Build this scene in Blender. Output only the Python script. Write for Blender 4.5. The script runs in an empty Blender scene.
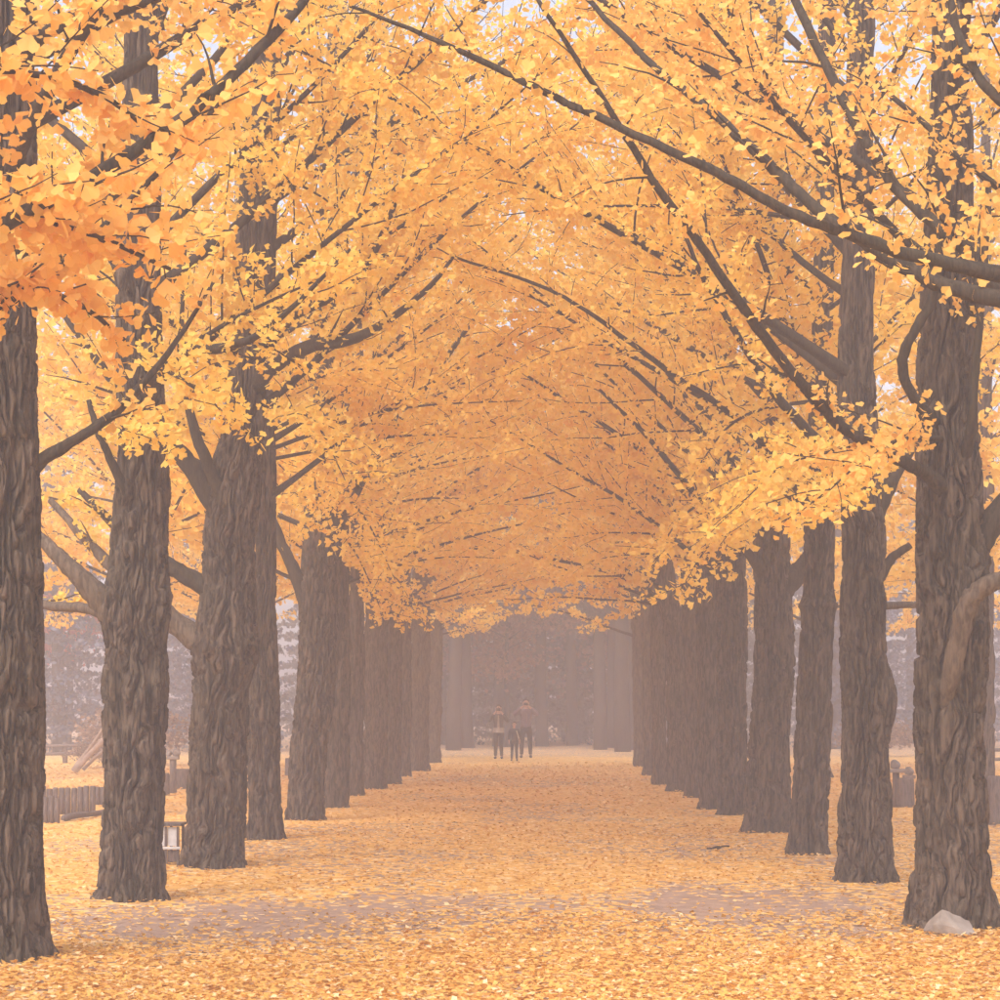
import bpy, bmesh, math, random
import numpy as np
from mathutils import Vector, Matrix

# ------------------------------------------------------------------ camera, sky, sun, exposure
SC = bpy.context.scene
COL = SC.collection
F, VX, VY, CH = 2083.0, 538.0, 706.0, 1.6        # focal length in px of a 1000 px frame, vanishing point, eye height

cam_d = bpy.data.cameras.new('camera')
cam = bpy.data.objects.new('camera', cam_d); COL.objects.link(cam)
cam.location = (0, 0, CH); cam.rotation_euler = (math.radians(90), 0, 0)
cam_d.sensor_width = 36; cam_d.lens = 36 * F / 1000
cam_d.shift_x = -(VX - 500) / 1000; cam_d.shift_y = (VY - 500) / 1000
cam_d.clip_start = 0.1; cam_d.clip_end = 2000
SC.camera = cam

SUN_EL, SUN_AZ = math.radians(52), math.radians(205)       # azimuth clockwise from +Y: behind the camera, a little left
world = bpy.data.worlds.new('World'); SC.world = world; world.use_nodes = True
wn = world.node_tree; wn.nodes.clear()
sky = wn.nodes.new('ShaderNodeTexSky'); sky.sky_type = 'NISHITA'; sky.sun_disc = False
sky.sun_elevation = SUN_EL; sky.sun_rotation = SUN_AZ
sky.air_density = 1.0; sky.dust_density = 4.0; sky.ozone_density = 0.6; sky.altitude = 50
hsv = wn.nodes.new('ShaderNodeHueSaturation'); hsv.inputs['Saturation'].default_value = 0.65   # thin overcast
bg = wn.nodes.new('ShaderNodeBackground'); bg.inputs['Strength'].default_value = 0.15
wo = wn.nodes.new('ShaderNodeOutputWorld')
wn.links.new(sky.outputs[0], hsv.inputs['Color']); wn.links.new(hsv.outputs[0], bg.inputs['Color'])
wn.links.new(bg.outputs[0], wo.inputs['Surface'])

sun_d = bpy.data.lights.new('sun', 'SUN'); sun_d.energy = 1.5; sun_d.angle = math.radians(40); sun_d.color = (1.0, 0.93, 0.86)
sun = bpy.data.objects.new('sun', sun_d); COL.objects.link(sun)
sdir = Vector((math.sin(SUN_AZ) * math.cos(SUN_EL), math.cos(SUN_AZ) * math.cos(SUN_EL), math.sin(SUN_EL)))
sun.rotation_euler = (-sdir).to_track_quat('-Z', 'Y').to_euler(); sun.location = (0, 0, 60)

SC.view_settings.view_transform = 'Standard'; SC.view_settings.look = 'None'
SC.view_settings.gamma = 1.0; SC.view_settings.use_curve_mapping = False
SC.view_settings.exposure = 1.02
SC.render.engine = 'CYCLES'
cy = SC.cycles
cy.use_denoising = True; cy.use_adaptive_sampling = True; cy.adaptive_threshold = .03
cy.max_bounces = 8; cy.diffuse_bounces = 5; cy.glossy_bounces = 2; cy.transmission_bounces = 6
cy.transparent_max_bounces = 8; cy.volume_bounces = 1
cy.sample_clamp_indirect = 6.0

rng = np.random.default_rng(20)
random.seed(20)

# ------------------------------------------------------------------ helpers
def at(px, py, d):
    """world point seen at photo pixel (px, py) when it stands d metres down the avenue"""
    return np.array(((px - VX) / F * d, d, CH - (py - VY) / F * d))

def proj(P):
    d = np.maximum(P[:, 1], .3)
    return VX + P[:, 0] / d * F, VY - (P[:, 2] - CH) / d * F

def link(name, me, mat=None, parent=None, kind=None):
    o = bpy.data.objects.new(name, me); COL.objects.link(o)
    if mat is not None and me is not None and len(me.materials) == 0: me.materials.append(mat)
    if parent is not None: o.parent = parent
    if kind: o['kind'] = kind
    return o

def tag(o, label, cat, group=None):
    o['label'] = label; o['category'] = cat
    if group: o['group'] = group
    return o

def empty(name, loc=(0, 0, 0)):
    o = bpy.data.objects.new(name, None); COL.objects.link(o); o.location = loc; o.empty_display_size = .3
    return o

def np_mesh(name, V, faces, smooth=True, attr=None):
    """faces: list of int arrays (n,k)"""
    me = bpy.data.meshes.new(name)
    V = np.asarray(V, dtype=np.float32)
    nl = sum(f.size for f in faces); nf = sum(len(f) for f in faces)
    me.vertices.add(len(V)); me.vertices.foreach_set('co', V.ravel())
    me.loops.add(nl); me.polygons.add(nf)
    me.loops.foreach_set('vertex_index', np.concatenate([f.ravel() for f in faces]).astype(np.int32))
    tot = np.concatenate([np.full(len(f), f.shape[1], dtype=np.int32) for f in faces])
    st = np.zeros(nf, dtype=np.int32); st[1:] = np.cumsum(tot)[:-1]
    me.polygons.foreach_set('loop_start', st)
    me.polygons.foreach_set('use_smooth', np.full(nf, smooth))
    if attr:
        for k, a in attr.items():
            at_ = me.attributes.new(k, 'FLOAT', 'POINT'); at_.data.foreach_set('value', np.asarray(a, dtype=np.float32))
    me.update(calc_edges=True)
    return me

def norm(v):
    return v / np.maximum(np.linalg.norm(v, axis=-1, keepdims=True), 1e-9)

def smooth_path(pts, n):
    """Catmull-Rom resample, pts (k,m) -> (n,m)"""
    P = np.asarray(pts, dtype=float)
    if len(P) == 2:
        t = np.linspace(0, 1, n)[:, None]; return P[0] * (1 - t) + P[1] * t
    Q = np.vstack([2 * P[0] - P[1], P, 2 * P[-1] - P[-2]])
    s = np.linspace(0, len(P) - 1 - 1e-6, n); i = s.astype(int); f = (s - i)[:, None]
    p0, p1, p2, p3 = Q[i], Q[i + 1], Q[i + 2], Q[i + 3]
    return .5 * (2 * p1 + (p2 - p0) * f + (2 * p0 - 5 * p1 + 4 * p2 - p3) * f ** 2 + (3 * p1 - p0 - 3 * p2 + p3) * f ** 3)

class Geo:
    def __init__(s): s.V, s.Q, s.T, s.n = [], [], [], 0
    def add(s, V, Q=None, T=None):
        if Q is not None and len(Q): s.Q.append(np.asarray(Q) + s.n)
        if T is not None and len(T): s.T.append(np.asarray(T) + s.n)
        s.V.append(np.asarray(V, dtype=float)); s.n += len(V)
    def tube(s, P, R, k=6, cap=True, rough=0.0):
        P = np.asarray(P, dtype=float); R = np.asarray(R, dtype=float); n = len(P)
        T = norm(np.gradient(P, axis=0))
        ref = np.array((0.31, 0.17, 0.93)) if abs(T[0, 2]) < .8 else np.array((0.93, .2, .3))
        A = norm(np.cross(T, ref)); B = np.cross(T, A)
        th = np.linspace(0, 2 * np.pi, k, endpoint=False)
        rr = R[:, None] * (1 + rough * (rng.random((n, k)) - .5))
        V = P[:, None, :] + rr[:, :, None] * (np.cos(th)[None, :, None] * A[:, None, :] + np.sin(th)[None, :, None] * B[:, None, :])
        V = V.reshape(-1, 3)
        i = np.arange(n - 1)[:, None] * k; j = np.arange(k)[None, :]; j2 = (j + 1) % k
        Q = np.stack([i + j, i + j2, i + k + j2, i + k + j], -1).reshape(-1, 4)
        T_ = None
        if cap:
            V = np.vstack([V, P[0], P[-1]]); a, b = n * k, n * k + 1; jj = np.arange(k); jn = (jj + 1) % k
            T_ = np.vstack([np.stack([np.full(k, a), jn, jj], -1), np.stack([np.full(k, b), (n - 1) * k + jj, (n - 1) * k + jn], -1)])
        s.add(V, Q, T_)
    def box(s, c, d, rz=0.0, tilt=0.0, bev=0.0):
        bm = bmesh.new(); bmesh.ops.create_cube(bm, size=1)
        bmesh.ops.scale(bm, vec=d, verts=bm.verts)
        if bev: bmesh.ops.bevel(bm, geom=list(bm.edges), offset=bev, segments=1, affect='EDGES')
        bmesh.ops.triangulate(bm, faces=list(bm.faces))
        M = Matrix.Translation(c) @ Matrix.Rotation(rz, 4, 'Z') @ Matrix.Rotation(tilt, 4, 'Y')
        bm.verts.index_update()
        s.add([tuple(M @ v.co) for v in bm.verts], None, [[v.index for v in f.verts] for f in bm.faces]); bm.free()
    def mesh(s, name, smooth=True):
        fs = []
        if s.Q: fs.append(np.vstack(s.Q))
        if s.T: fs.append(np.vstack(s.T))
        return np_mesh(name, np.vstack(s.V), fs, smooth)

def lat_noise(u, v, nu, seed, per=True):
    """smooth value noise; u in lattice units with period nu, v free"""
    r = np.random.default_rng(seed); L = r.random((256, nu))
    iu = np.floor(u).astype(int); iv = np.floor(v).astype(int)
    fu = u - iu; fv = v - iv
    fu = fu * fu * (3 - 2 * fu); fv = fv * fv * (3 - 2 * fv)
    a = L[iv % 256, iu % nu]; b = L[iv % 256, (iu + 1) % nu]; c = L[(iv + 1) % 256, iu % nu]; d = L[(iv + 1) % 256, (iu + 1) % nu]
    return (a * (1 - fu) + b * fu) * (1 - fv) + (c * (1 - fu) + d * fu) * fv

# ------------------------------------------------------------------ materials
def new_mat(name):
    m = bpy.data.materials.new(name); m.use_nodes = True; nt = m.node_tree; nt.nodes.clear()
    return m, nt, (lambda t, **k: _node(nt, t, **k)), nt.links.new
def _node(nt, t, **k):
    n = nt.nodes.new(t)
    for a, v in k.items(): setattr(n, a, v)
    return n
def ramp(N, stops):
    r = N('ShaderNodeValToRGB'); e = r.color_ramp.elements
    while len(e) < len(stops): e.new(.5)
    for x, (p, c) in zip(e, stops): x.position = p; x.color = (*c, 1)
    return r

def leaf_material(name, stops, translucent=.5, from_object=False):
    m, nt, N, Lk = new_mat(name)
    a = N('ShaderNodeAttribute', attribute_name='rnd')
    src = a.outputs['Fac']
    if from_object: src = N('ShaderNodeObjectInfo').outputs['Random']
    r = ramp(N, stops); Lk(src, r.inputs[0])
    d = N('ShaderNodeBsdfPrincipled'); d.inputs['Roughness'].default_value = .55
    d.inputs['Specular IOR Level'].default_value = .25
    t = N('ShaderNodeBsdfTranslucent'); mx = N('ShaderNodeMixShader'); mx.inputs[0].default_value = translucent
    o = N('ShaderNodeOutputMaterial')
    Lk(r.outputs[0], d.inputs['Base Color']); Lk(r.outputs[0], t.inputs['Color'])
    Lk(d.outputs[0], mx.inputs[1]); Lk(t.outputs[0], mx.inputs[2]); Lk(mx.outputs[0], o.inputs[0])
    return m

Y_STOPS = [(0.0, (.86, .52, .08)), (.35, (.93, .65, .13)), (.75, (.94, .69, .17)), (1.0, (.95, .76, .27))]
O_STOPS = [(0.0, (.86, .47, .10)), (.4, (.92, .57, .14)), (.8, (.93, .61, .17)), (1.0, (.94, .67, .23))]
G_STOPS = [(0.0, (.50, .23, .05)), (.3, (.68, .365, .08)), (.75, (.76, .445, .12)), (1.0, (.84, .62, .35))]
M_YEL = leaf_material('ginkgo_leaf_yellow', Y_STOPS)
M_ORA = leaf_material('ginkgo_leaf_orange', O_STOPS)
M_ORA_O = leaf_material('ginkgo_leaf_single', O_STOPS, from_object=True)
M_GRD = leaf_material('fallen_leaf', G_STOPS, .25)
M_GRD_O = leaf_material('fallen_leaf_single', G_STOPS, .25, True)
M_RED = leaf_material('maple_leaf_red', [(0, (.30, .05, .04)), (.5, (.45, .09, .06)), (1, (.55, .18, .09))])
M_EVG = leaf_material('evergreen_needle', [(0, (.022, .026, .020)), (.5, (.040, .044, .034)), (1, (.075, .066, .050))], .2)
M_BLU = leaf_material('haze_tinted_needle', [(0, (.045, .062, .10)), (.5, (.075, .095, .15)), (1, (.13, .145, .20))], .2)  # blue-violet of the side haze put into the needle colour
M_BRN = leaf_material('brown_oak_leaf', [(0, (.13, .06, .04)), (.5, (.22, .10, .06)), (1, (.32, .16, .09))], .35)
M_SHR = leaf_material('shrub_leaf', [(0, (.12, .07, .05)), (.5, (.22, .14, .10)), (1, (.42, .27, .18))], .35)

def bark_material(name, base, dark, moss, scale=1.0, bump=.7):
    m, nt, N, Lk = new_mat(name)
    tc = N('ShaderNodeTexCoord'); mp = N('ShaderNodeMapping'); mp.inputs['Scale'].default_value = (30 * scale, 30 * scale, 4.5 * scale)
    Lk(tc.outputs['Object'], mp.inputs[0])
    n1 = N('ShaderNodeTexNoise'); n1.inputs['Scale'].default_value = 1; n1.inputs['Detail'].default_value = 6; n1.inputs['Distortion'].default_value = .6
    Lk(mp.outputs[0], n1.inputs['Vector'])
    n2 = N('ShaderNodeTexNoise'); n2.inputs['Scale'].default_value = 1.3; n2.inputs['Detail'].default_value = 4
    Lk(tc.outputs['Object'], n2.inputs['Vector'])
    r1 = ramp(N, [(.38, dark), (.60, base)]); Lk(n1.outputs['Fac'], r1.inputs[0])
    r2 = ramp(N, [(.48, (0, 0, 0)), (.72, (1, 1, 1))]); Lk(n2.outputs['Fac'], r2.inputs[0])
    mx = N('ShaderNodeMix', data_type='RGBA'); Lk(r1.outputs[0], mx.inputs['A']); mx.inputs['B'].default_value = (*moss, 1)
    mu = N('ShaderNodeMath', operation='MULTIPLY'); mu.inputs[1].default_value = .45; Lk(r2.outputs[0], mu.inputs[0]); Lk(mu.outputs[0], mx.inputs['Factor'])
    b = N('ShaderNodeBump'); b.inputs['Strength'].default_value = bump; b.inputs['Distance'].default_value = .03; Lk(n1.outputs['Fac'], b.inputs['Height'])
    mp2 = N('ShaderNodeMapping'); mp2.inputs['Scale'].default_value = (85 * scale, 85 * scale, 13 * scale); Lk(tc.outputs['Object'], mp2.inputs[0])
    n3 = N('ShaderNodeTexNoise'); n3.inputs['Scale'].default_value = 1; n3.inputs['Detail'].default_value = 4; Lk(mp2.outputs[0], n3.inputs['Vector'])
    b2 = N('ShaderNodeBump'); b2.inputs['Strength'].default_value = min(1, bump * 1.2); b2.inputs['Distance'].default_value = .018; Lk(n3.outputs['Fac'], b2.inputs['Height']); Lk(b.outputs[0], b2.inputs['Normal']); b = b2
    p = N('ShaderNodeBsdfPrincipled'); p.inputs['Roughness'].default_value = .9; p.inputs['Specular IOR Level'].default_value = .15
    Lk(mx.outputs['Result'], p.inputs['Base Color']); Lk(b.outputs[0], p.inputs['Normal'])
    o = N('ShaderNodeOutputMaterial'); Lk(p.outputs[0], o.inputs[0])
    return m
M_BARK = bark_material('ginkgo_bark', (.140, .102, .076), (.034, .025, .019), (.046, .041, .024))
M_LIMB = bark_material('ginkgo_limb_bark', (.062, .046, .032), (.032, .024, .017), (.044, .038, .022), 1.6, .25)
M_DEAD = bark_material('bare_limb_wood', (.155, .115, .085), (.075, .055, .040), (.09, .07, .05), 1.2, .4)
M_FARB = bark_material('dark_conifer_bark', (.060, .045, .040), (.035, .026, .023), (.04, .04, .03), 1.0, .2)
M_WOOD = bark_material('weathered_log', (.17, .13, .12), (.09, .07, .065), (.12, .11, .09), 1.5, .4)

def plain_material(name, c, c2, scale=14, rough=.8, bump=.2):
    m, nt, N, Lk = new_mat(name)
    tc = N('ShaderNodeTexCoord'); n = N('ShaderNodeTexNoise'); n.inputs['Scale'].default_value = scale; n.inputs['Detail'].default_value = 5
    Lk(tc.outputs['Object'], n.inputs['Vector'])
    r = ramp(N, [(.3, c2), (.7, c)]); Lk(n.outputs['Fac'], r.inputs[0])
    b = N('ShaderNodeBump'); b.inputs['Strength'].default_value = bump; b.inputs['Distance'].default_value = .02; Lk(n.outputs['Fac'], b.inputs['Height'])
    p = N('ShaderNodeBsdfPrincipled'); p.inputs['Roughness'].default_value = rough
    Lk(r.outputs[0], p.inputs['Base Color']); Lk(b.outputs[0], p.inputs['Normal'])
    o = N('ShaderNodeOutputMaterial'); Lk(p.outputs[0], o.inputs[0]); return m
M_ROCK = plain_material('boulder_stone', (.33, .275, .235), (.19, .155, .13), 9, .85, .5)
M_STONE = plain_material('grey_stone', (.26, .22, .21), (.15, .125, .12), 12, .85, .4)
M_STRAW = plain_material('bleached_wood', (.42, .31, .25), (.27, .19, .15), 10, .9, .4)
M_PANEL = plain_material('pale_panel', (.62, .60, .60), (.45, .43, .44), 20, .6, .1)
M_BLDG = plain_material('pale_render', (.75, .76, .82), (.62, .63, .70), 3, .7, .1)

# ------------------------------------------------------------------ ground
SOIL = [(230, 930, 1.5, .9), (150, 915, 1.1, .7), (330, 905, 1.3, .7), (450, 898, 1.3, .6), (690, 912, 1.6, .75), (800, 905, 1.2, .7),
        (560, 893, 1.4, .45), (860, 930, .9, .6), (390, 846, 1.8, .35), (600, 856, 2.0, .4), (760, 860, 1.5, .5), (480, 815, 3, .3), (620, 790, 4, .3), (520, 780, 4, .25),
        (80, 858, .9, .45), (290, 985, .5, .2)]
def litter(X, Y):
    """0 bare soil .. 1 deep leaf carpet"""
    n = lat_noise(X * .55 + 60, Y * .33 + 9, 128, 5) * .6 + lat_noise(X * 1.7 + 60, Y * 1.1 + 3, 128, 6) * .4
    m = np.ones_like(X) * 1.0
    for px, py, r, s in SOIL:
        d = F * CH / (py - VY); x0 = (px - VX) / F * d
        m = m - .42 * s * np.exp(-(((X - x0) / (r * 1.5)) ** 2 + ((Y - d) / (r * 1.1)) ** 2))
    m = m + (n - .5) * 1.25
    far = 1 / (1 + np.exp(-(Y - 66) * .9))          # brown trodden floor of the wood past the avenue
    return np.clip(m, .04, 1) * (1 - far) + far * .35
def relief(X, Y):
    return (lat_noise(X * .7 + 50, Y * .7, 128, 11) - .5) * .05 + (lat_noise(X * 4 + 50, Y * 4, 256, 12) - .5) * .014

xs = np.concatenate([[-160, -110, -70, -45, -30, -22], np.arange(-16, 16.01, .25), [22, 30, 45, 70, 110, 160]])
ys = np.concatenate([[-40, -15, 0, 5, 8], np.arange(10, 30, .25), np.arange(30, 70, .4), np.arange(70, 100, 2), [105, 115, 130, 150, 175]])
GX, GY = np.meshgrid(xs, ys); gx, gy = GX.ravel(), GY.ravel()
near = np.clip((95 - gy) / 20, 0, 1) * np.clip((20 - abs(gx)) / 4, 0, 1)
gz = relief(gx, gy) * near
ni, nj = GX.shape
ii = np.arange(ni - 1)[:, None] * nj; jj = np.arange(nj - 1)[None, :]
Q = np.stack([ii + jj, ii + jj + 1, ii + nj + jj + 1, ii + nj + jj], -1).reshape(-1, 4)
gme = np_mesh('ground', np.stack([gx, gy, gz], -1), [Q], True, {'litter': litter(gx, gy)})
m, nt, N, Lk = new_mat('leaf_littered_ground')
tc = N('ShaderNodeTexCoord')
vo = N('ShaderNodeTexVoronoi'); vo.inputs['Scale'].default_value = 17; vo.inputs['Randomness'].default_value = 1
nw = N('ShaderNodeTexNoise'); nw.inputs['Scale'].default_value = 9; nw.inputs['Detail'].default_value = 3
ad = N('ShaderNodeMix', data_type='RGBA', blend_type='ADD'); ad.inputs['Factor'].default_value = .08
Lk(tc.outputs['Object'], ad.inputs['A']); Lk(nw.outputs['Color'], ad.inputs['B']); Lk(tc.outputs['Object'], nw.inputs['Vector']); Lk(ad.outputs['Result'], vo.inputs['Vector'])
sp = N('ShaderNodeSeparateColor'); Lk(vo.outputs['Color'], sp.inputs[0])
lr = ramp(N, G_STOPS); Lk(sp.outputs[0], lr.inputs[0])
sn = N('ShaderNodeTexNoise'); sn.inputs['Scale'].default_value = 6; sn.inputs['Detail'].default_value = 8; Lk(tc.outputs['Object'], sn.inputs['Vector'])
sr = ramp(N, [(.3, (.27, .175, .125)), (.7, (.38, .255, .19))]); Lk(sn.outputs['Fac'], sr.inputs[0])
la = N('ShaderNodeAttribute', attribute_name='litter')
lt = N('ShaderNodeMath', operation='GREATER_THAN'); Lk(sp.outputs[1], lt.inputs[1]); Lk(la.outputs['Fac'], lt.inputs[0])
mx = N('ShaderNodeMix', data_type='RGBA'); Lk(lt.outputs[0], mx.inputs['Factor']); Lk(sr.outputs[0], mx.inputs['A']); Lk(lr.outputs[0], mx.inputs['B'])
bp = N('ShaderNodeBump'); bp.inputs['Strength'].default_value = .5; bp.inputs['Distance'].default_value = .02; Lk(vo.outputs['Distance'], bp.inputs['Height'])
p = N('ShaderNodeBsdfPrincipled'); p.inputs['Roughness'].default_value = .8; p.inputs['Specular IOR Level'].default_value = .2
Lk(mx.outputs['Result'], p.inputs['Base Color']); Lk(bp.outputs[0], p.inputs['Normal'])
o = N('ShaderNodeOutputMaterial'); Lk(p.outputs[0], o.inputs[0])
ground = link('ground', gme, m, kind='structure')

# ------------------------------------------------------------------ leaves
FAN4 = np.array([(0, 0, 0), (-.50, .50, .10), (-.30, .80, .05), (0, .66, -.02), (.30, .80, .05), (.50, .50, .10)])
FAN4T = np.array([(0, 2, 1), (0, 3, 2), (0, 4, 3), (0, 5, 4)])
FAN6 = np.array([(0, 0, 0), (-.50, .44, .12), (-.44, .66, .08), (-.24, .80, .04), (-.01, .69, -.02), (.22, .82, .04), (.43, .68, .08), (.51, .45, .12)])
FAN6T = np.array([(0, i + 1, i) for i in range(1, 7)])
FAN2 = np.array([(0, 0, 0), (-.5, .52, .08), (0, .80, 0), (.5, .52, .08)])
FAN2T = np.array([(0, 2, 1), (0, 3, 2)])

def frames(nrm, tip):
    n = norm(nrm); t = tip - n * (tip * n).sum(-1, keepdims=True); t = norm(t); b = np.cross(t, n)
    return b, t, n
def leaf_mesh(name, P, nrm, tip, size, rnd, fine):
    base, T = {2: (FAN6, FAN6T), 1: (FAN4, FAN4T), 0: (FAN2, FAN2T)}[int(fine)]
    b, t, n = frames(nrm, tip)
    k = len(base); s = size[:, None, None]
    wid = (.85 + .3 * rng.random(len(P)))[:, None, None]; curl = (rng.random(len(P)) * 2.6 - .6)[:, None, None]
    V = P[:, None, :] + s * (base[None, :, 0:1] * wid * b[:, None, :] + base[None, :, 1:2] * t[:, None, :] + base[None, :, 2:3] * curl * n[:, None, :])
    I = (T[None] + (np.arange(len(P)) * k)[:, None, None]).reshape(-1, 3)
    return np_mesh(name, V.reshape(-1, 3), [I], False, {'rnd': np.repeat(rnd, k)})
_fan_me = {}
def single_leaf(parent, P, nrm, tip, size, mat):
    if mat.name not in _fan_me:
        me = np_mesh('leaf', FAN6, [FAN6T], False); me.materials.append(mat); _fan_me[mat.name] = me
    b, t, n = frames(nrm[None], tip[None])
    o = bpy.data.objects.new('leaf', _fan_me[mat.name]); COL.objects.link(o)
    M = Matrix(np.column_stack([b[0] * size, t[0] * size, n[0] * size]).tolist()).to_4x4(); M.translation = P
    o.parent = parent; o.matrix_local = M

# ------------------------------------------------------------------ trees
def trunk_mesh(prof, H, seed, fine, knots=(), lean=(0, 0)):
    """prof: list of (z, x, y, r) ascending, local to the tree base"""
    pr = np.array(prof, dtype=float)
    nz1, nz2, nt_ = (340, 60, 156) if fine == 2 else ((170, 40, 84) if fine == 1 else (52, 16, 28))
    zt = pr[-1, 0]; zs = min(5.2, zt * .7)
    z = np.concatenate([np.linspace(-.12, zs, nz1), np.linspace(zs, zt, nz2)[1:]])
    # smooth interpolation of the profile
    dense = smooth_path(pr, 400); o_ = np.argsort(dense[:, 0]); dense = dense[o_]
    cx = np.interp(z, dense[:, 0], dense[:, 1]); cyy = np.interp(z, dense[:, 0], dense[:, 2]); r = np.interp(z, dense[:, 0], dense[:, 3])
    th = np.linspace(0, 2 * np.pi, nt_, endpoint=False); th = th - (.45 if fine else 0) * np.sin(th + np.pi / 2)
    Z, TH = np.meshgrid(z, th, indexing='ij'); R = np.repeat(r[:, None], nt_, 1)
    u = TH / (2 * np.pi)
    low = lat_noise(u * 5, Z * 1.3 + 7, 5, seed) - .5
    R = R * (1 + .10 * low)
    k = 5 + seed % 3; ph = seed * 1.7
    R = R + .05 * np.exp(-np.maximum(Z, 0) / .16) * np.maximum(0, np.cos(k * TH + ph + .6 * np.sin(2 * TH)))
    for (kth, kz, kr, kh, hole) in knots:
        dth = (TH - kth + np.pi) % (2 * np.pi) - np.pi
        q = (dth * R / kr) ** 2 + ((Z - kz) / (kr * 1.25)) ** 2
        R = R + kh * np.exp(-q * 1.2)
        if hole: R = R - kh * 1.5 * np.exp(-q * 9)
    # interlaced ridges: domain-warped, stretched along the trunk
    nu = 40
    warp = (lat_noise(u * 9, Z * 2.6, 9, seed + 1) - .5) * 3.2 + (lat_noise(u * 22, Z * 8.0, 22, seed + 2) - .5) * 1.6
    a = lat_noise((u * nu + warp) % nu, Z * 2.7 + warp * .2, nu, seed + 3)
    b = lat_noise((u * nu * 2 + warp * 1.6) % (2 * nu), Z * 6.0, 2 * nu, seed + 4)
    g1 = np.exp(-((a - .5) / .095) ** 2); g2 = np.exp(-((b - .5) / .10) ** 2)
    rel = .35 * (a - .5) - .95 * g1 - .40 * g2 * (1 - g1)
    R = R + .078 * rel * np.clip(R / .18, .3, 1.1) + .016
    if fine == 2: R = R + .005 * (rng.random(R.shape) - .5)
    X = cx[:, None] + R * np.cos(TH); Yv = cyy[:, None] + R * np.sin(TH)
    V = np.stack([X, Yv, Z], -1).reshape(-1, 3); n = len(z)
    i = np.arange(n - 1)[:, None] * nt_; j = np.arange(nt_)[None, :]; j2 = (j + 1) % nt_
    Qd = np.stack([i + j, i + j2, i + nt_ + j2, i + nt_ + j], -1).reshape(-1, 4)
    return np_mesh('trunk', V, [Qd], True), (z, cx, cyy, r)

ROOT_UP = np.array((0, 0, 1.))
def grow_limb(p0, az, el, L, nseg=7, wob=.10, droop=.015):
    P = [np.array(p0, dtype=float)]; s = L / nseg
    for q in range(nseg):
        az += (rng.random() - .5) * wob * 2; el += (rng.random() - .5) * wob * 1.6 - droop + (.05 if q < 2 else 0)
        P.append(P[-1] + s * np.array((math.cos(el) * math.cos(az), math.cos(el) * math.sin(az), math.sin(el))))
    return np.array(P)

def twig_out(geo, path, rad, base, far, dens, start, L2, clusters, spur=True):
    """second-order branches with leaf spurs along a limb; returns nothing, fills geo and clusters"""
    seg = np.linalg.norm(np.diff(path, axis=0), axis=1); arc = np.concatenate([[0], np.cumsum(seg)]); Ltot = arc[-1]
    T = norm(np.gradient(path, axis=0))
    step = (.34 if far else .24) / dens
    s = Ltot * start; side = 1
    while s < Ltot:
        t = s / Ltot
        p = np.array([np.interp(s, arc, path[:, c]) for c in range(3)]); d = np.array([np.interp(s, arc, T[:, c]) for c in range(3)])
        h = norm(np.cross(d, ROOT_UP)); v = np.cross(h, d)
        a = (rng.random() - .35) * 1.6
        perp = side * h * math.cos(a) + v * math.sin(a); side = -side
        ang = .6 + rng.random() * .6
        dd = norm(d * math.cos(ang) + perp * math.sin(ang))
        l2 = L2 * (.35 + rng.random() * .9) * (1.1 - .55 * t)
        n2 = 4 if far else 6
        Pt = [p]
        for q in range(n2 - 1):
            dd = norm(dd + (rng.random(3) - .5) * .30 + np.array((0, 0, -.05 if t > .5 else .03))); Pt.append(Pt[-1] + dd * l2 / (n2 - 1))
        Pt = np.array(Pt)
        r2 = max(.0028 if far else .0045, np.interp(s, arc, rad) * (.28 if far else .36))
        geo.tube(Pt, np.linspace(r2, .003, n2), 3 if far else 4, cap=False)
        m = max(2, int(l2 / (.075 if far else .06)))
        tt = (np.arange(m) + rng.random(m)) / m * .95 + .05
        clusters.append(np.stack([np.interp(tt * (n2 - 1), np.arange(n2), Pt[:, c]) for c in range(3)], -1))
        s += step * (.6 + .8 * rng.random())
    if spur:
        m = int(Ltot * 5 * dens); tt = start + (1 - start) * rng.random(m)
        clusters.append(np.stack([np.interp(tt * Ltot, arc, path[:, c]) for c in range(3)], -1))

def leaves_from(C, base, kmin, kmax, size, far):
    """leaf arrays from spur positions C (local coordinates), thinned outside the field of view"""
    k = rng.integers(kmin, kmax + 1, len(C)); P = np.repeat(C, k, 0)
    off = norm(rng.normal(size=P.shape)); P = P + off * (.03 + .055 * rng.random((len(P), 1)))
    W = P + base
    px, py = proj(W)
    inside = (px > -130) & (px < 1130) & (py > -140) & (W[:, 1] > 4)
    inside &= (W[:, 2] < 8.6) | (rng.random(len(P)) < .38)          # autumn tops, thinned further so more light comes down through the crowns
    keep = inside | (rng.random(len(P)) < (.05 if base[1] < 30 else .12))
    P, off = P[keep], off[keep]
    nrm = rng.normal(size=P.shape) * .8 + np.array((0, -.35, .55))
    tip = off + np.array((0, 0, -.45)) + rng.normal(size=P.shape) * .3
    sz = size * (.7 + .6 * rng.random(len(P)))
    return P, nrm, tip, sz

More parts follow.
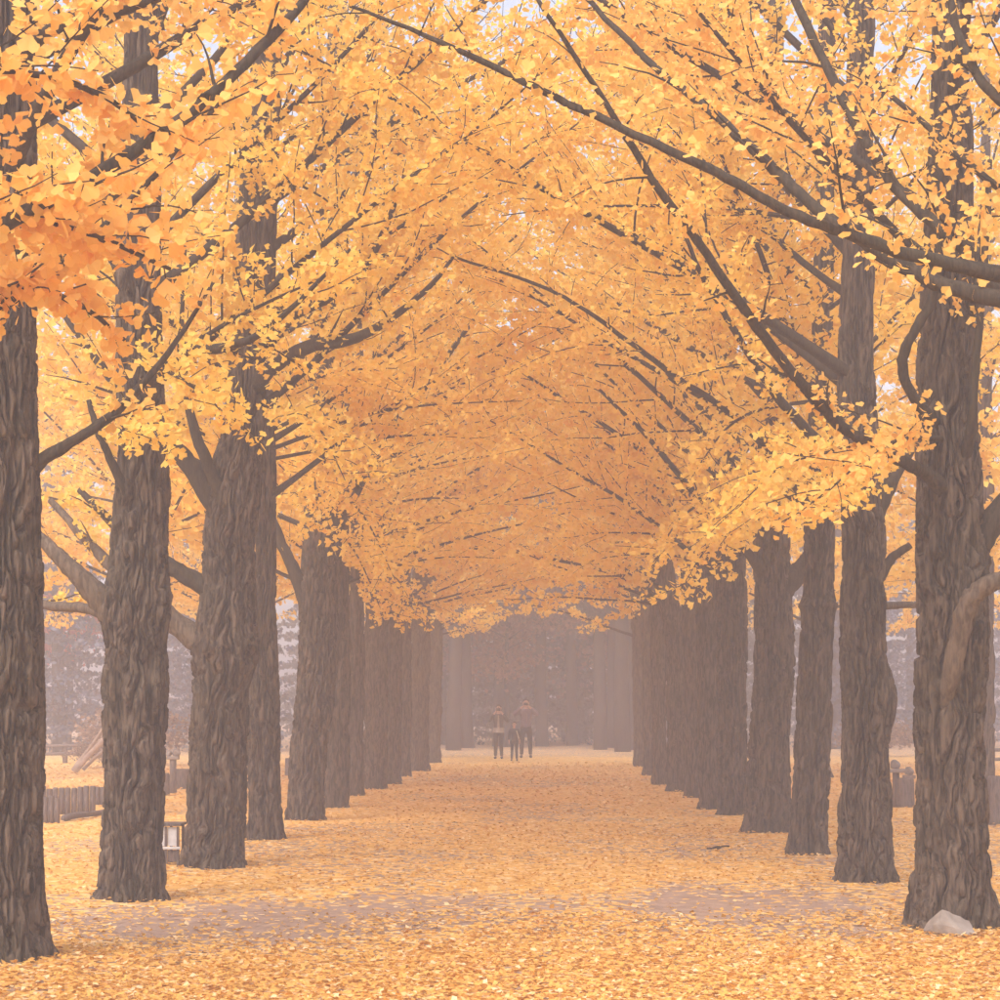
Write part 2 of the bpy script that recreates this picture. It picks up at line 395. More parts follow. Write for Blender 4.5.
def ginkgo(label, group, base, prof, H, seed, fine=1, heroes=(), n_limbs=18, leafmat=None, z0=3.0, limbL=5.4, lane=0, singles=0,
           knots=(), dens=1.0, size=.085, tint=0.0, trunk=True, zmax_limb=None, kmax=5, skirt=0, boughs=()):
    far = fine == 0
    if fine: dens *= 1.3
    base = np.array(base, dtype=float)
    root = tag(empty('ginkgo_tree', base), label, 'tree', group)
    me, (tz, tx, ty, tr) = trunk_mesh(prof, H, seed, fine, knots)
    link('trunk', me, M_BARK, root)
    clusters = []
    k1 = 6 if far else 10
    for h in heroes:                                            # limbs the photograph shows one by one
        pts = np.array([at(a, b, d) for (a, b, d, w) in h['p']]) - base
        rad = np.array([w * d / F / 2 for (a, b, d, w) in h['p']])
        n = max(10, 5 * len(pts)); S = smooth_path(np.column_stack([pts, rad]), n)
        S[:, :3] += (rng.random((n, 3)) - .5) * .012
        g = Geo(); g.tube(S[:, :3], np.maximum(S[:, 3], .004), 12, rough=.16)
        if h.get('leaf', 1) > 0:
            twig_out(g, S[:, :3], S[:, 3], base, False, h.get('leaf', 1), h.get('start', .12), h.get('L2', 1.0), clusters)
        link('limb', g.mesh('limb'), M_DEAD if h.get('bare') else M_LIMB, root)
    for (s0, s1, s2) in boughs:                                 # leafy boughs hanging in front of the trunks
        D = base[1]; pts = [at(s0[0], s0[1], D) - base, at(s1[0], s1[1], D + s1[2]) - base, at(s2[0], s2[1], D + s2[2]) - base]
        S = smooth_path(pts, 12); S[:, 2] += .12 * np.sin(np.linspace(0, np.pi, 12)); rad = .026 * (1 - np.linspace(0, 1, 12) * .85)
        g = Geo(); g.tube(S, rad, 6, cap=False, rough=.12); twig_out(g, S, rad, base, False, 1.5, .25, .85, clusters)
        link('limb', g.mesh('limb'), M_LIMB, root)
    ztop = H * .93 if zmax_limb is None else zmax_limb
    for i in range(n_limbs):
        f = (i + rng.random() * .8) / n_limbs
        z = z0 + (ztop - z0) * f ** 1.1
        az = i * 2.399 + rng.random() * .7 + seed
        if lane and rng.random() < .45: az = (0 if lane > 0 else math.pi) + (rng.random() - .5) * 1.5
        el = math.radians((8 if far else 18) + 42 * f + rng.random() * 16)
        Lm = limbL * (1.0 - .62 * f) * (.75 + .5 * rng.random())
        c = np.array((np.interp(z, tz, tx), np.interp(z, tz, ty), z)); r0 = np.interp(z, tz, tr)
        P = grow_limb(c, az, el, Lm)
        # skip what the camera could never come near to seeing
        px, py = proj(P + base)
        if ((px < -350) | (px > 1350) | (py < -420)).all(): continue
        S = smooth_path(P, 12); rb = min(r0 * .45, .007 + Lm * .008)
        rad = rb * (.8 if far else 1) * (1 - np.linspace(0, 1, 12) ** .8 * .92); rad[0] *= 1.25
        g = Geo(); g.tube(S, rad, k1, cap=False, rough=.1)
        twig_out(g, S, rad, base, far, dens, .16 if far else .2, 1.6, clusters)
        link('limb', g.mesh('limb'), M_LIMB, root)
    for i in range(skirt):                                      # low leafy boughs that veil the upper trunk
        z = z0 + (.1 + 2.6 * rng.random()); toward = 0 if lane > 0 else math.pi
        az = -math.pi / 2 + (rng.random() - .5) * 1.4 if rng.random() < .62 else toward + (rng.random() - .5) * 1.6
        c = np.array((np.interp(z, tz, tx), np.interp(z, tz, ty), z)); Lm = 2.0 + 1.4 * rng.random()
        S = smooth_path(grow_limb(c, az, math.radians(8 + 22 * rng.random()), Lm, 5, .14, .05), 10); rad = .028 * (1 - np.linspace(0, 1, 10) * .85)
        g = Geo(); g.tube(S, rad, 6, cap=False, rough=.1); twig_out(g, S, rad, base, far, dens, .2, 1.1, clusters)
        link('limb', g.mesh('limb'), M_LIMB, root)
    C = np.vstack(clusters)
    P, nrm, tip, sz = leaves_from(C, base, 3, kmax, size, far)
    rnd = np.clip(rng.normal(.5 + tint, .17, len(P)), 0, 1)
    if singles:                                                 # the leaves that show largest are leaves of their own
        W = P + base; px, py = proj(W); score = sz / np.maximum(W[:, 1], 1) * ((px > 0) & (px < 1000) & (py > 0)) * (1 - .0 * px)
        pick = np.argsort(-score)[:singles]; rest = np.setdiff1d(np.arange(len(P)), pick)
    else: pick, rest = [], np.arange(len(P))
    crown = link('crown', leaf_mesh('crown', P[rest], nrm[rest], tip[rest], sz[rest], rnd[rest], (2 if size > .08 else 1) if singles else int(fine == 2)), leafmat or M_YEL, root, 'stuff')
    for q in pick: single_leaf(crown, P[q], nrm[q], tip[q], sz[q], M_ORA_O)
    return root, len(P)

def prof_px(rows, d, H, rtop=.05, ylast=0.0):
    """trunk profile from (py, x_left, x_right) rows of the photograph at distance d -> base point, local profile"""
    rows = sorted(rows, key=lambda r: -r[0])
    b = at((rows[0][1] + rows[0][2]) / 2, rows[0][0], d); b[2] = 0
    out = []
    for (py, a, c) in rows:
        q = at((a + c) / 2, py, d); out.append((q[2], q[0] - b[0], 0, (c - a) / 2 / F * d))
    out[0] = (-.15, out[0][1], 0, out[0][3] * 1.04)
    z, x, y, r = out[-1]; z1, x1 = out[-2][0], out[-2][1]
    sl = np.clip((x - x1) / max(z - z1, .1), -.05, .05)
    out.append(((z + H) / 2, x + sl * (H - z) / 2, 0, r * .6 + rtop * .4)); out.append((H, x + sl * (H - z), 0, rtop))
    return b, out

LROW = 'ginkgo trees in the avenue row facing the boulder'
RROW = 'ginkgo trees in the avenue row with the boulder'
dd = lambda y: F * CH / (y - VY)
total = 0
TREES = []
# ---- the two trees whose limbs reach into the picture from beside it
b, pr = prof_px([(1060, -300, -190), (700, -285, -205), (300, -275, -210)], 9.6, 11)
TREES.append(dict(label='ginkgo with trunk out of view, one long limb slanting up, opposite the boulder', group=LROW, base=b, prof=pr, H=11, seed=3, fine=1,
    heroes=[dict(p=[(-230, 330, 9.6, 40), (-80, 262, 10.0, 24), (35, 208, 10.3, 16), (100, 172, 10.5, 14), (182, 119, 10.8, 13), (245, 63, 11, 11), (305, 0, 11.3, 9), (370, -90, 11.8, 5)], leaf=.55, start=.16, L2=.8),
            dict(p=[(-230, 470, 9.6, 34), (-120, 400, 10.2, 20), (-30, 330, 10.8, 12), (60, 265, 11.3, 9), (150, 180, 11.8, 6), (235, 85, 12.2, 4)], leaf=1.6, start=.25, L2=.9),
            dict(p=[(-230, 250, 9.6, 30), (-100, 215, 10, 14), (0, 215, 10.3, 8), (90, 235, 10.6, 6), (170, 270, 10.8, 4)], leaf=2.0, start=.3, L2=.75),
            dict(p=[(-230, 150, 9.6, 30), (-100, 90, 10, 14), (0, 70, 10.3, 8), (90, 90, 10.6, 6), (150, 130, 10.9, 4)], leaf=1.6, start=.3, L2=.8),
            dict(p=[(-230, 420, 9.6, 26), (-100, 330, 10.3, 14), (0, 290, 10.9, 8), (70, 300, 11.3, 6), (125, 340, 11.6, 4)], leaf=2.0, start=.35, L2=.55)],
    n_limbs=8, leafmat=M_ORA, lane=1, singles=300, z0=4.6))
b, pr = prof_px([(1010, 1150, 1250), (700, 1165, 1235), (300, 1170, 1230)], 11.2, 11)
TREES.append(dict(label='ginkgo whose trunk stands out of view, three long limbs crossing above the boulder tree', group=RROW, base=b, prof=pr, H=11, seed=4, fine=1,
    heroes=[dict(p=[(1190, 365, 11.2, 34), (1080, 325, 11.3, 24), (1000, 300, 11.5, 18), (930, 280, 11.7, 16), (865, 242, 11.9, 14), (815, 207, 12.1, 12), (770, 165, 12.3, 11), (715, 115, 12.6, 9), (650, 62, 13, 7), (580, -8, 13.4, 5)], leaf=.45, start=.25, L2=.8),
            dict(p=[(1190, 330, 11.2, 34), (1080, 292, 11.0, 24), (982, 270, 10.9, 16), (910, 255, 10.8, 13), (850, 235, 10.8, 12), (790, 212, 10.8, 11), (740, 185, 10.8, 10), (690, 160, 10.8, 9), (600, 118, 10.9, 8), (520, 80, 11, 7), (430, 38, 11.1, 5), (350, 5, 11.2, 3)], leaf=.35, start=.3, L2=.6),
            dict(p=[(1190, 400, 11.2, 34), (1070, 345, 11.6, 24), (1000, 290, 11.9, 18), (970, 255, 12.1, 15), (930, 220, 12.3, 13), (895, 185, 12.5, 12), (865, 140, 12.7, 11), (835, 85, 12.9, 10), (795, 0, 13.2, 8), (760, -90, 13.6, 5)], leaf=.55, start=.25, L2=.8),
            dict(p=[(1190, 210, 11.2, 30), (1090, 150, 11.4, 18), (1000, 100, 11.6, 11), (965, 50, 11.8, 9), (945, -20, 12, 7)], leaf=.9, start=.3, L2=.9),
            dict(p=[(1190, 280, 11.2, 26), (1080, 230, 11.8, 12), (1000, 190, 12.4, 8), (920, 120, 13, 6), (850, 60, 13.5, 4)], leaf=.9, start=.3, L2=.9)],
    n_limbs=4, leafmat=M_ORA, lane=-1, singles=300, z0=4.8, size=.062, kmax=7))

# ---- the row facing the boulder
d = dd(960); b, pr = prof_px([(960, -50, 53), (930, -42, 48), (880, -38, 44), (800, -36, 42), (700, -35, 40), (590, -33, 38), (500, -32, 37), (400, -30, 36), (300, -28, 34), (150, -25, 32), (0, -22, 32)], d, 12)
TREES.append(dict(label='thick ginkgo with a ringed knot hole, first of the row facing the boulder', group=LROW, base=b, prof=pr, H=12, seed=11, fine=2,
    knots=[(-1.62, 2.38, .12, .05, 1), (-.3, 2.42, .1, .05, 0), (-1.1, 1.9, .3, .03, 0)],
    heroes=[dict(p=[(5, 80, d, 30), (21, 56, d - .2, 17), (52, 30, d - .5, 14), (84, 14, d - .7, 12), (130, 9, d - .9, 9), (200, -20, d - 1.2, 5)], leaf=.7, start=.3, L2=.7),
            dict(p=[(2, 492, d, 26), (38, 463, d, 15), (75, 440, d, 11), (120, 408, d + .1, 9), (170, 350, d + .3, 6), (215, 280, d + .5, 3)], leaf=.5, start=.4, L2=.5),
            dict(p=[(8, 300, d, 24), (40, 258, d, 12), (90, 215, d, 9), (150, 165, d + .2, 7), (220, 100, d + .4, 4)], leaf=1.2, start=.2, L2=.7)],
    n_limbs=13, leafmat=M_ORA, lane=1, z0=4.7, singles=150, size=.072, kmax=6))
d = dd(898); b, pr = prof_px([(898, 97, 165), (880, 101, 163), (840, 104, 161), (780, 106, 163), (700, 105, 165), (685, 105, 166), (640, 109, 164), (612, 109, 166), (560, 113, 167), (500, 117, 168), (475, 119, 167), (420, 120, 163), (340, 118, 160), (250, 118, 158), (150, 122, 158), (60, 125, 157)], d, 13)
TREES.append(dict(label='ginkgo with thick pale low limb, second in the row facing the boulder', group=LROW, base=b, prof=pr, H=13, seed=12, fine=2,
    knots=[(-1.2, 1.72, .16, .03, 0), (-.1, 2.45, .16, .05, 0), (-2.4, 2.4, .2, .06, 0), (-2.0, 3.5, .12, .04, 0)],
    heroes=[dict(p=[(135, 640, d, 34), (112, 612, d - .05, 30), (90, 588, d - .1, 23), (65, 562, d - .1, 17), (42, 540, d, 13), (0, 505, d + .3, 10), (-60, 440, d + .6, 6)], leaf=.5, start=.6, bare=1),
            dict(p=[(130, 625, d + .2, 14), (90, 609, d + .8, 11), (55, 606, d + 1.3, 10), (20, 598, d + 1.8, 8), (-30, 570, d + 2.3, 5)], leaf=.6, start=.6, bare=1),
            dict(p=[(140, 400, d, 26), (165, 368, d - .4, 15), (200, 350, d - .7, 13), (235, 345, d - 1, 9), (280, 318, d - 1.2, 6), (350, 250, d - 1.4, 3)], leaf=.8, start=.3, L2=.7),
            dict(p=[(138, 520, d, 18), (115, 468, d - .2, 9), (98, 432, d - .3, 7), (88, 400, d - .3, 5)], leaf=.4, start=.6, L2=.4)],
    n_limbs=17, leafmat=M_YEL, lane=1, z0=4.0, tint=-.12, size=.072, kmax=6, boughs=[((140, 360), (190, 400, -1.2), (235, 425, -1.8)), ((140, 430), (150, 440, -1), (165, 455, -1.5))]))
d = dd(866); b, pr = prof_px([(866, 178, 246), (850, 182, 245), (810, 187, 245), (750, 190, 246), (690, 194, 248), (655, 193, 255), (630, 197, 254), (600, 201, 253), (540, 205, 254), (500, 210, 259), (460, 216, 261), (420, 226, 263), (350, 232, 264), (280, 234, 274), (200, 240, 276), (100, 248, 280), (40, 254, 282)], d, 13.5)
TREES.append(dict(label='ginkgo leaning over the lane with three stout limbs on its lawn side', group=LROW, base=b, prof=pr, H=13.5, seed=13, fine=2,
    knots=[(-.6, 2.1, .2, .07, 1), (-1.8, 2.2, .25, .05, 0), (-2.5, 3.9, .15, .05, 0)],
    heroes=[dict(p=[(222, 655, d, 34), (198, 640, d, 28), (175, 622, d, 22), (150, 598, d, 17), (105, 560, d + .2, 12), (50, 500, d + .5, 6)], leaf=.4, start=.5, bare=1),
            dict(p=[(228, 600, d, 30), (198, 582, d, 20), (168, 565, d, 16), (130, 540, d, 12), (80, 490, d + .3, 6)], leaf=.5, start=.5),
            dict(p=[(237, 530, d, 34), (212, 495, d, 26), (190, 465, d, 20), (168, 440, d, 16), (120, 390, d + .3, 10), (60, 310, d + .6, 5)], leaf=.6, start=.4),
            dict(p=[(236, 520, d - .1, 20), (215, 480, d - .2, 13), (198, 440, d - .3, 11), (188, 400, d - .3, 8), (182, 330, d - .3, 5), (185, 240, d - .3, 3)], leaf=.5, start=.5, L2=.4),
            dict(p=[(252, 392, d, 20), (272, 368, d - .3, 14), (308, 347, d - .6, 14), (350, 340, d - .9, 11), (392, 318, d - 1.2, 8), (432, 284, d - 1.5, 5), (455, 255, d - 1.7, 3)], leaf=.6, start=.4, L2=.7),
            dict(p=[(255, 360, d, 16), (290, 318, d - .2, 11), (330, 296, d - .4, 11), (372, 255, d - .6, 8), (405, 175, d - .8, 4)], leaf=.8, start=.3, L2=.8)],
    n_limbs=18, leafmat=M_YEL, lane=1, z0=4.4, tint=-.05, size=.074, kmax=6, boughs=[((255, 400), (310, 430, -1), (345, 480, -1.8))]))
d = dd(840); b, pr = prof_px([(840, 246, 285), (820, 249, 282), (760, 249, 280), (700, 249, 279), (600, 255, 275), (500, 258, 275), (400, 261, 274)], d, 11)
TREES.append(dict(label='slim ginkgo half hidden behind the leaning tree, fourth in the row facing the boulder', group=LROW, base=b, prof=pr, H=11, seed=14, fine=1,
    heroes=[            ], n_limbs=16, lane=1, z0=4.0))
d = dd(820); b, pr = prof_px([(820, 284, 327), (805, 287, 324), (740, 292, 327), (700, 296, 333), (640, 299, 336), (550, 303, 340), (500, 306, 338), (400, 312, 336), (300, 318, 336)], d, 13.5)
TREES.append(dict(label='broad ginkgo forking low over the lane, fifth in the row facing the boulder', group=LROW, base=b, prof=pr, H=13.5, seed=15, fine=1,
    heroes=[dict(p=[(312, 610, d, 24), (296, 575, d, 14), (280, 540, d, 10), (262, 490, d, 6)], leaf=.5, start=.4),
            dict(p=[(325, 545, d, 20), (350, 500, d - .3, 12), (385, 440, d - .7, 9), (430, 380, d - 1, 6), (474, 320, d - 1.4, 4)], leaf=.5, start=.3)], n_limbs=19, lane=1, z0=3.9, boughs=[((322, 490), (360, 520, -1.5), (395, 580, -2.5)), ((322, 470), (315, 490, -2.5), (320, 530, -3.5)), ((322, 520), (355, 560, 1.0), (385, 620, 2.0)), ((325, 540), (370, 575, 3.0), (410, 625, 5.0))]))
ORD = ['first', 'second', 'third', 'fourth', 'fifth', 'sixth', 'seventh', 'eighth', 'ninth', 'tenth', 'eleventh', 'twelfth', 'thirteenth', 'fourteenth']
for q, (y, a, c) in enumerate([(808, 323, 350), (796, 345, 364), (788, 361, 388), (784, 382, 402), (777, 394, 411), (771, 407, 430), (763, 421, 442)]):
    d = dd(y); b, pr = prof_px([(y, a, c), (y - 20, a + 2, c - 1), (700, a + 3, c), (640, a + 4, c), (560, a + 6, c - 1)], d, 13.5)
    TREES.append(dict(label=f'misty ginkgo, {ORD[q + 5]} in the row facing the boulder', group=LROW, base=b, prof=pr, H=12 + (q * 7 % 4) * .5, seed=21 + q, fine=0, n_limbs=19, lane=1, z0=3.3 + (q % 3) * .25, size=.105))
# ---- the row with the boulder
d = dd(930); b, pr = prof_px([(930, 908, 1000), (912, 911, 996), (880, 914, 989), (800, 916, 985), (740, 917, 983), (690, 918, 985), (640, 917, 984), (560, 916, 981), (480, 918, 980), (420, 919, 976), (350, 921, 974), (250, 924, 972), (150, 930, 970), (50, 934, 968)], d, 12.5)
TREES.append(dict(label='stout ginkgo with the pale boulder lying at its foot', group=RROW, base=b, prof=pr, H=12.5, seed=31, fine=2,
    knots=[(-1.75, 2.35, .09, .035, 1), (-1.0, 2.15, .22, .05, 0), (-.4, 2.6, .2, .05, 0)],
    heroes=[dict(p=[(944, 708, d - .13, 13), (951, 675, d - .235, 19), (959, 640, d - .30, 20), (965, 612, d - .36, 20), (977, 593, d - .41, 20), (1000, 580, d - .45, 18), (1050, 565, d - .4, 14), (1120, 520, d - .2, 9)], leaf=.5, start=.75, bare=1),
            dict(p=[(955, 580, d, 34), (975, 548, d, 30), (1000, 512, d, 26), (1050, 450, d + .2, 18), (1110, 350, d + .4, 10)], leaf=.6, start=.4),
            dict(p=[(955, 500, d, 26), (930, 477, d - .3, 15), (900, 460, d - .5, 13), (865, 440, d - .8, 13), (840, 425, d - .9, 12), (790, 370, d - 1.2, 11), (745, 310, d - 1.5, 10), (700, 245, d - 1.8, 9), (650, 175, d - 2, 8), (600, 95, d - 2.2, 6), (535, -5, d - 2.5, 4)], leaf=.6, start=.22, L2=.7),
            dict(p=[(935, 425, d - .1, 16), (915, 400, d - .3, 11), (902, 365, d - .4, 11), (915, 330, d - .45, 10), (932, 300, d - .45, 10), (939, 240, d - .45, 9), (937, 100, d - .45, 7), (933, -30, d - .45, 5)], leaf=.35, start=.4, L2=.4),
            dict(p=[(962, 470, d - .1, 14), (972, 420, d - .35, 9), (978, 340, d - .4, 8), (986, 240, d - .45, 7), (990, 160, d - .45, 5)], leaf=.4, start=.5, L2=.4),
            dict(p=[(950, 330, d, 22), (990, 290, d - .2, 12), (1040, 240, d - .3, 8)], leaf=.8, start=.3)],
    n_limbs=13, leafmat=M_ORA, lane=-1, z0=4.6, singles=150, size=.062, kmax=7, boughs=[((950, 440), (890, 462, -1.2), (830, 490, -2.0))]))
d = dd(883); b, pr = prof_px([(883, 835, 898), (865, 838, 893), (800, 841, 889), (740, 842, 888), (705, 842, 890), (660, 842, 887), (580, 843, 884), (520, 842, 883), (480, 841, 880), (400, 840, 874), (300, 842, 872), (200, 845, 872), (100, 848, 872)], d, 13)
TREES.append(dict(label='ginkgo with an oval knot, next along the row from the boulder tree', group=RROW, base=b, prof=pr, H=13, seed=32, fine=2,
    knots=[(-1.3, 2.05, .075, .04, 1), (-.3, 1.68, .2, .05, 0)],
    heroes=[dict(p=[(862, 540, d, 26), (882, 500, d, 17), (900, 465, d, 13), (930, 420, d + .3, 9), (980, 360, d + .6, 5)], leaf=.6, start=.4),
            dict(p=[(870, 590, d, 16), (890, 560, d, 10), (910, 545, d, 7)], leaf=0),
            dict(p=[(870, 607, d + .3, 10), (900, 605, d + .8, 7), (930, 604, d + 1.2, 6)], leaf=0, bare=1),
            dict(p=[(858, 470, d, 22), (822, 445, d - .4, 12), (780, 400, d - .8, 9), (740, 340, d - 1.2, 7), (700, 270, d - 1.5, 5), (670, 200, d - 1.8, 3)], leaf=.9, start=.3, L2=.7)],
    n_limbs=17, lane=-1, z0=4.2, tint=-.15, size=.068, kmax=7, boughs=[((860, 450), (800, 470, -1.6), (745, 500, -2.6)), ((858, 470), (850, 495, -1.5), (835, 510, -2.4))]))
d = dd(853); b, pr = prof_px([(853, 786, 828), (835, 790, 826), (760, 795, 829), (700, 798, 831), (620, 803, 833), (606, 800, 837), (590, 804, 833), (520, 806, 833), (420, 810, 832), (300, 814, 832)], d, 12.5)
TREES.append(dict(label='narrow ginkgo with a collar-like bulge, second along from the boulder tree', group=RROW, base=b, prof=pr, H=12.5, seed=33, fine=1,
    knots=[(-1.2, 2.65, .2, .03, 0)],
    heroes=[dict(p=[(822, 520, d, 20), (800, 490, d - .3, 12), (760, 440, d - .6, 9), (720, 405, d - .8, 7), (680, 380, d - 1, 6), (632, 344, d - 1.2, 5), (588, 312, d - 1.4, 4), (540, 286, d - 1.6, 3.5), (452, 256, d - 1.9, 2.5)], leaf=.35, start=.3, L2=.6),
            dict(p=[(822, 540, d, 16), (800, 505, d, 9), (785, 490, d, 7), (770, 460, d, 4)], leaf=.4, start=.5)],
    n_limbs=17, lane=-1, z0=4.2, boughs=[((824, 470), (770, 500, -1.5), (720, 545, -2.5)), ((824, 440), (790, 470, -2), (765, 510, -3)), ((824, 400), (740, 430, -1.5), (690, 480, -2.5))]))
d = dd(832); b, pr = prof_px([(832, 741, 795), (815, 745, 792), (740, 750, 790), (700, 753, 791), (650, 755, 793), (560, 754, 789), (500, 757, 788), (400, 762, 786), (300, 765, 784)], d, 13)
TREES.append(dict(label='ginkgo with a short stub limb, third along from the boulder tree', group=RROW, base=b, prof=pr, H=13, seed=34, fine=1,
    heroes=[dict(p=[(772, 600, d, 26), (795, 575, d, 22), (808, 560, d + .1, 17), (818, 530, d + .2, 12), (830, 480, d + .4, 7)], leaf=.4, start=.6),
            dict(p=[(768, 580, d, 16), (745, 550, d - .4, 9), (700, 500, d - .9, 7), (650, 440, d - 1.3, 5), (600, 390, d - 1.6, 3)], leaf=.6, start=.3)],
    n_limbs=18, lane=-1, z0=3.9, boughs=[((770, 520), (720, 545, -2), (680, 590, -3)), ((770, 500), (745, 520, -3), (725, 550, -4)), ((770, 480), (690, 520, -1.5), (650, 570, -2.5))]))
for q, (y, a, c) in enumerate([(816, 718, 749), (809, 698, 722), (798, 684, 702), (792, 666, 689), (784, 652, 669), (775, 643, 656), (767, 633, 647)]):
    d = dd(y); b, pr = prof_px([(y, a, c), (y - 20, a + 1, c - 2), (700, a, c - 3), (640, a - 1, c - 3), (560, a - 3 if q != 3 else a - 14, c - 5 if q != 3 else c - 16)], d, 13.5)
    TREES.append(dict(label=f'misty ginkgo, {ORD[q + 3]} along from the boulder tree', group=RROW, base=b, prof=pr, H=12 + (q * 5 % 4) * .5, seed=41 + q, fine=0 if q else 1, n_limbs=19, lane=-1, z0=3.3 + (q % 3) * .25, size=.105 if q else .09))
# ---- ginkgoes beyond the avenue rows and past its end
for q, (x, y, H, lab) in enumerate([(-7.6, 39, 13, 'ginkgo behind the row facing the boulder, just past the log palisade'), (-8.3, 52, 14, 'ginkgo deep on the lawn behind the row facing the boulder'),
        (-12.0, 47, 13, 'ginkgo at the outer edge of the lawn past the log palisade'), (-5.6, 62, 13, 'ginkgo closing the far end of the row facing the boulder'),
        (-6.0, 31, 12, 'ginkgo behind the leaning tree, beside the log palisade'), (-6.6, 45, 13, 'ginkgo close behind the misty trunks of the row facing the boulder'),
        (8.1, 41, 13, 'ginkgo behind the boulder row, past the stump seats'), (8.6, 55, 14, 'ginkgo deep on the lawn behind the boulder row'),
        (12.6, 50, 13, 'ginkgo at the outer edge of the lawn past the stump seats'), (5.3, 64, 13, 'ginkgo closing the far end of the boulder row'),
        (7.0, 33, 12, 'ginkgo behind the boulder row, just past the stone-topped posts'), (6.4, 47, 13, 'ginkgo close behind the misty trunks of the boulder row')]):
    pr = [(-.15, 0, 0, .26), (.4, 0, 0, .21), (2, .03, 0, .19), (5, .06, 0, .15), (H, .1, 0, .04)]
    TREES.append(dict(label=lab, group='ginkgo trees beyond the avenue rows', base=(x, y, 0), prof=pr, H=H, seed=61 + q, fine=0, n_limbs=21, z0=3.3, limbL=5.0, size=.125, dens=1.25))
for T in TREES:
    if T['base'][1] > 18 and T['group'] != 'ginkgo trees beyond the avenue rows': T['skirt'] = 9 if T['fine'] == 0 else (7 if T['base'][1] > 24 else 3)
    elif T['base'][1] > 13: T['skirt'] = 1
    r, n = ginkgo(**T); total += n
print('ginkgo leaves', total)

# ------------------------------------------------------------------ fallen leaves
nA = 124000
yy = np.concatenate([9.5 + 6.5 * rng.random(nA // 2), 16 + 12 * rng.random(nA // 4), 28 + 30 * rng.random(nA // 4)])
xx = (rng.random(len(yy)) - .5) * (yy * .62 + 1.5) - yy * .018
kp = rng.random(len(yy)) < litter(xx, yy) ** 1.1 * .9 + .10
xx, yy = xx[kp], yy[kp]
P = np.stack([xx, yy, relief(xx, yy) * np.clip((20 - abs(xx)) / 4, 0, 1) + .006 + .016 * rng.random(len(xx))], -1)
nrm = rng.normal(size=P.shape) * .24 + np.array((0, 0, 1.)); tip = rng.normal(size=P.shape); tip[:, 2] *= .3
sz = .044 * (.7 + .6 * rng.random(len(P))) * np.clip(yy / 24, 1, 1.8); rnd = np.clip(rng.normal(.55, .28, len(P)), 0, 1)
px, py = proj(P); sc_ = (sz / yy) * ((px > 0) & (px < 1000) & (py < 1000)); pick = np.argsort(-sc_)[:300]; rest = np.setdiff1d(np.arange(len(P)), pick)
carpet = link('fallen_leaves', leaf_mesh('fallen_leaves', P[rest], nrm[rest], tip[rest], sz[rest], rnd[rest], False), M_GRD, ground, 'stuff')
for q in pick: single_leaf(ground, P[q], nrm[q], tip[q], sz[q], M_GRD_O)

# ------------------------------------------------------------------ boulder, twig on the lane
def rock_mesh(seed, dims, facets=16):
    r = np.random.default_rng(seed); bm = bmesh.new(); bmesh.ops.create_icosphere(bm, subdivisions=3, radius=1)
    pl = norm(r.normal(size=(facets, 3))); off = .52 + .3 * r.random(facets)
    for v in bm.verts:
        c = np.array(v.co)
        for n_, o_ in zip(pl, off):
            e = c @ n_ - o_
            if e > 0: c = c - n_ * e * .98
        c += (r.random(3) - .5) * .015
        v.co = c * np.array(dims)
    for f in bm.faces: f.smooth = facets < 12
    me = bpy.data.meshes.new('boulder'); bm.to_mesh(me); bm.free(); return me
db = dd(938); q = at(949, 938, db)
o = link('boulder', rock_mesh(8, (.235, .17, .155)), M_ROCK); o.location = (q[0], db + .0, .055); o.rotation_euler = (.05, .12, -.35)
tag(o, 'pale grey boulder lying at the foot of the stout ginkgo', 'boulder')
g = Geo(); q = at(718, 850, dd(850))
for (ax, l, ang) in ((0, .13, .2), (.03, .08, 1.0), (-.04, .07, -.7)):
    t = np.linspace(-1, 1, 6); g.tube(np.stack([ax + t * l * math.cos(ang), t * l * math.sin(ang), .018 + .012 * np.sin(t * 2)], -1), np.full(6, .009), 5)
o = link('fallen_twig', g.mesh('fallen_twig'), M_LIMB); o.location = (q[0], q[1], .012); tag(o, 'small dark twig lying on the leaf-covered lane', 'twig')

# ------------------------------------------------------------------ log palisades, stump seats, posts, low crate
def palisade(label, x0, x1, y, h, n, depth=.0):
    root = tag(empty('log_palisade', (x0, y, 0)), label, 'log edging', 'low log edgings on the lawn')
    w = (x1 - x0) / n
    for i in range(n):
        g = Geo(); hh = h * (.88 + .16 * rng.random()); r = w * .52
        g.tube([(0, 0, -.1), (0, 0, hh * .5), (.004, 0, hh - .015), (.004, 0, hh)], [r, r, r, r * .8], 9, rough=.08)
        link('log', g.mesh('log'), M_WOOD, root).location = (w * (i + .5), depth * i / n + (rng.random() - .5) * .02, 0)
X = lambda px, d: (px - VX) / F * d
d = dd(824); palisade('short block of upright logs nearest the thick knot-holed ginkgo, shorter than the one behind', X(30, d), X(60, d), d, .37, 5)
d = dd(814); palisade('long low palisade of upright logs behind the short block', X(40, d), X(92, d), d, .41, 9, .25)
d = dd(804); palisade('low log palisade partly hidden by the pale-limbed ginkgo', X(94, d), X(118, d), d, .31, 4)
g = Geo(); a, b_ = at(64, 822, dd(822)), at(112, 811, dd(813)); t = np.linspace(0, 1, 9)[:, None]; L_ = a * (1 - t) + b_ * t; L_[:, 2] = .05 + .012 * np.sin(t[:, 0] * 7)
base = L_[0].copy(); g.tube(L_ - base, np.linspace(.05, .035, 9), 8, rough=.15)
o = link('fallen_pole', g.mesh('fallen_pole'), M_WOOD); o.location = base; tag(o, 'long weathered pole lying on leaves before the palisades', 'log')

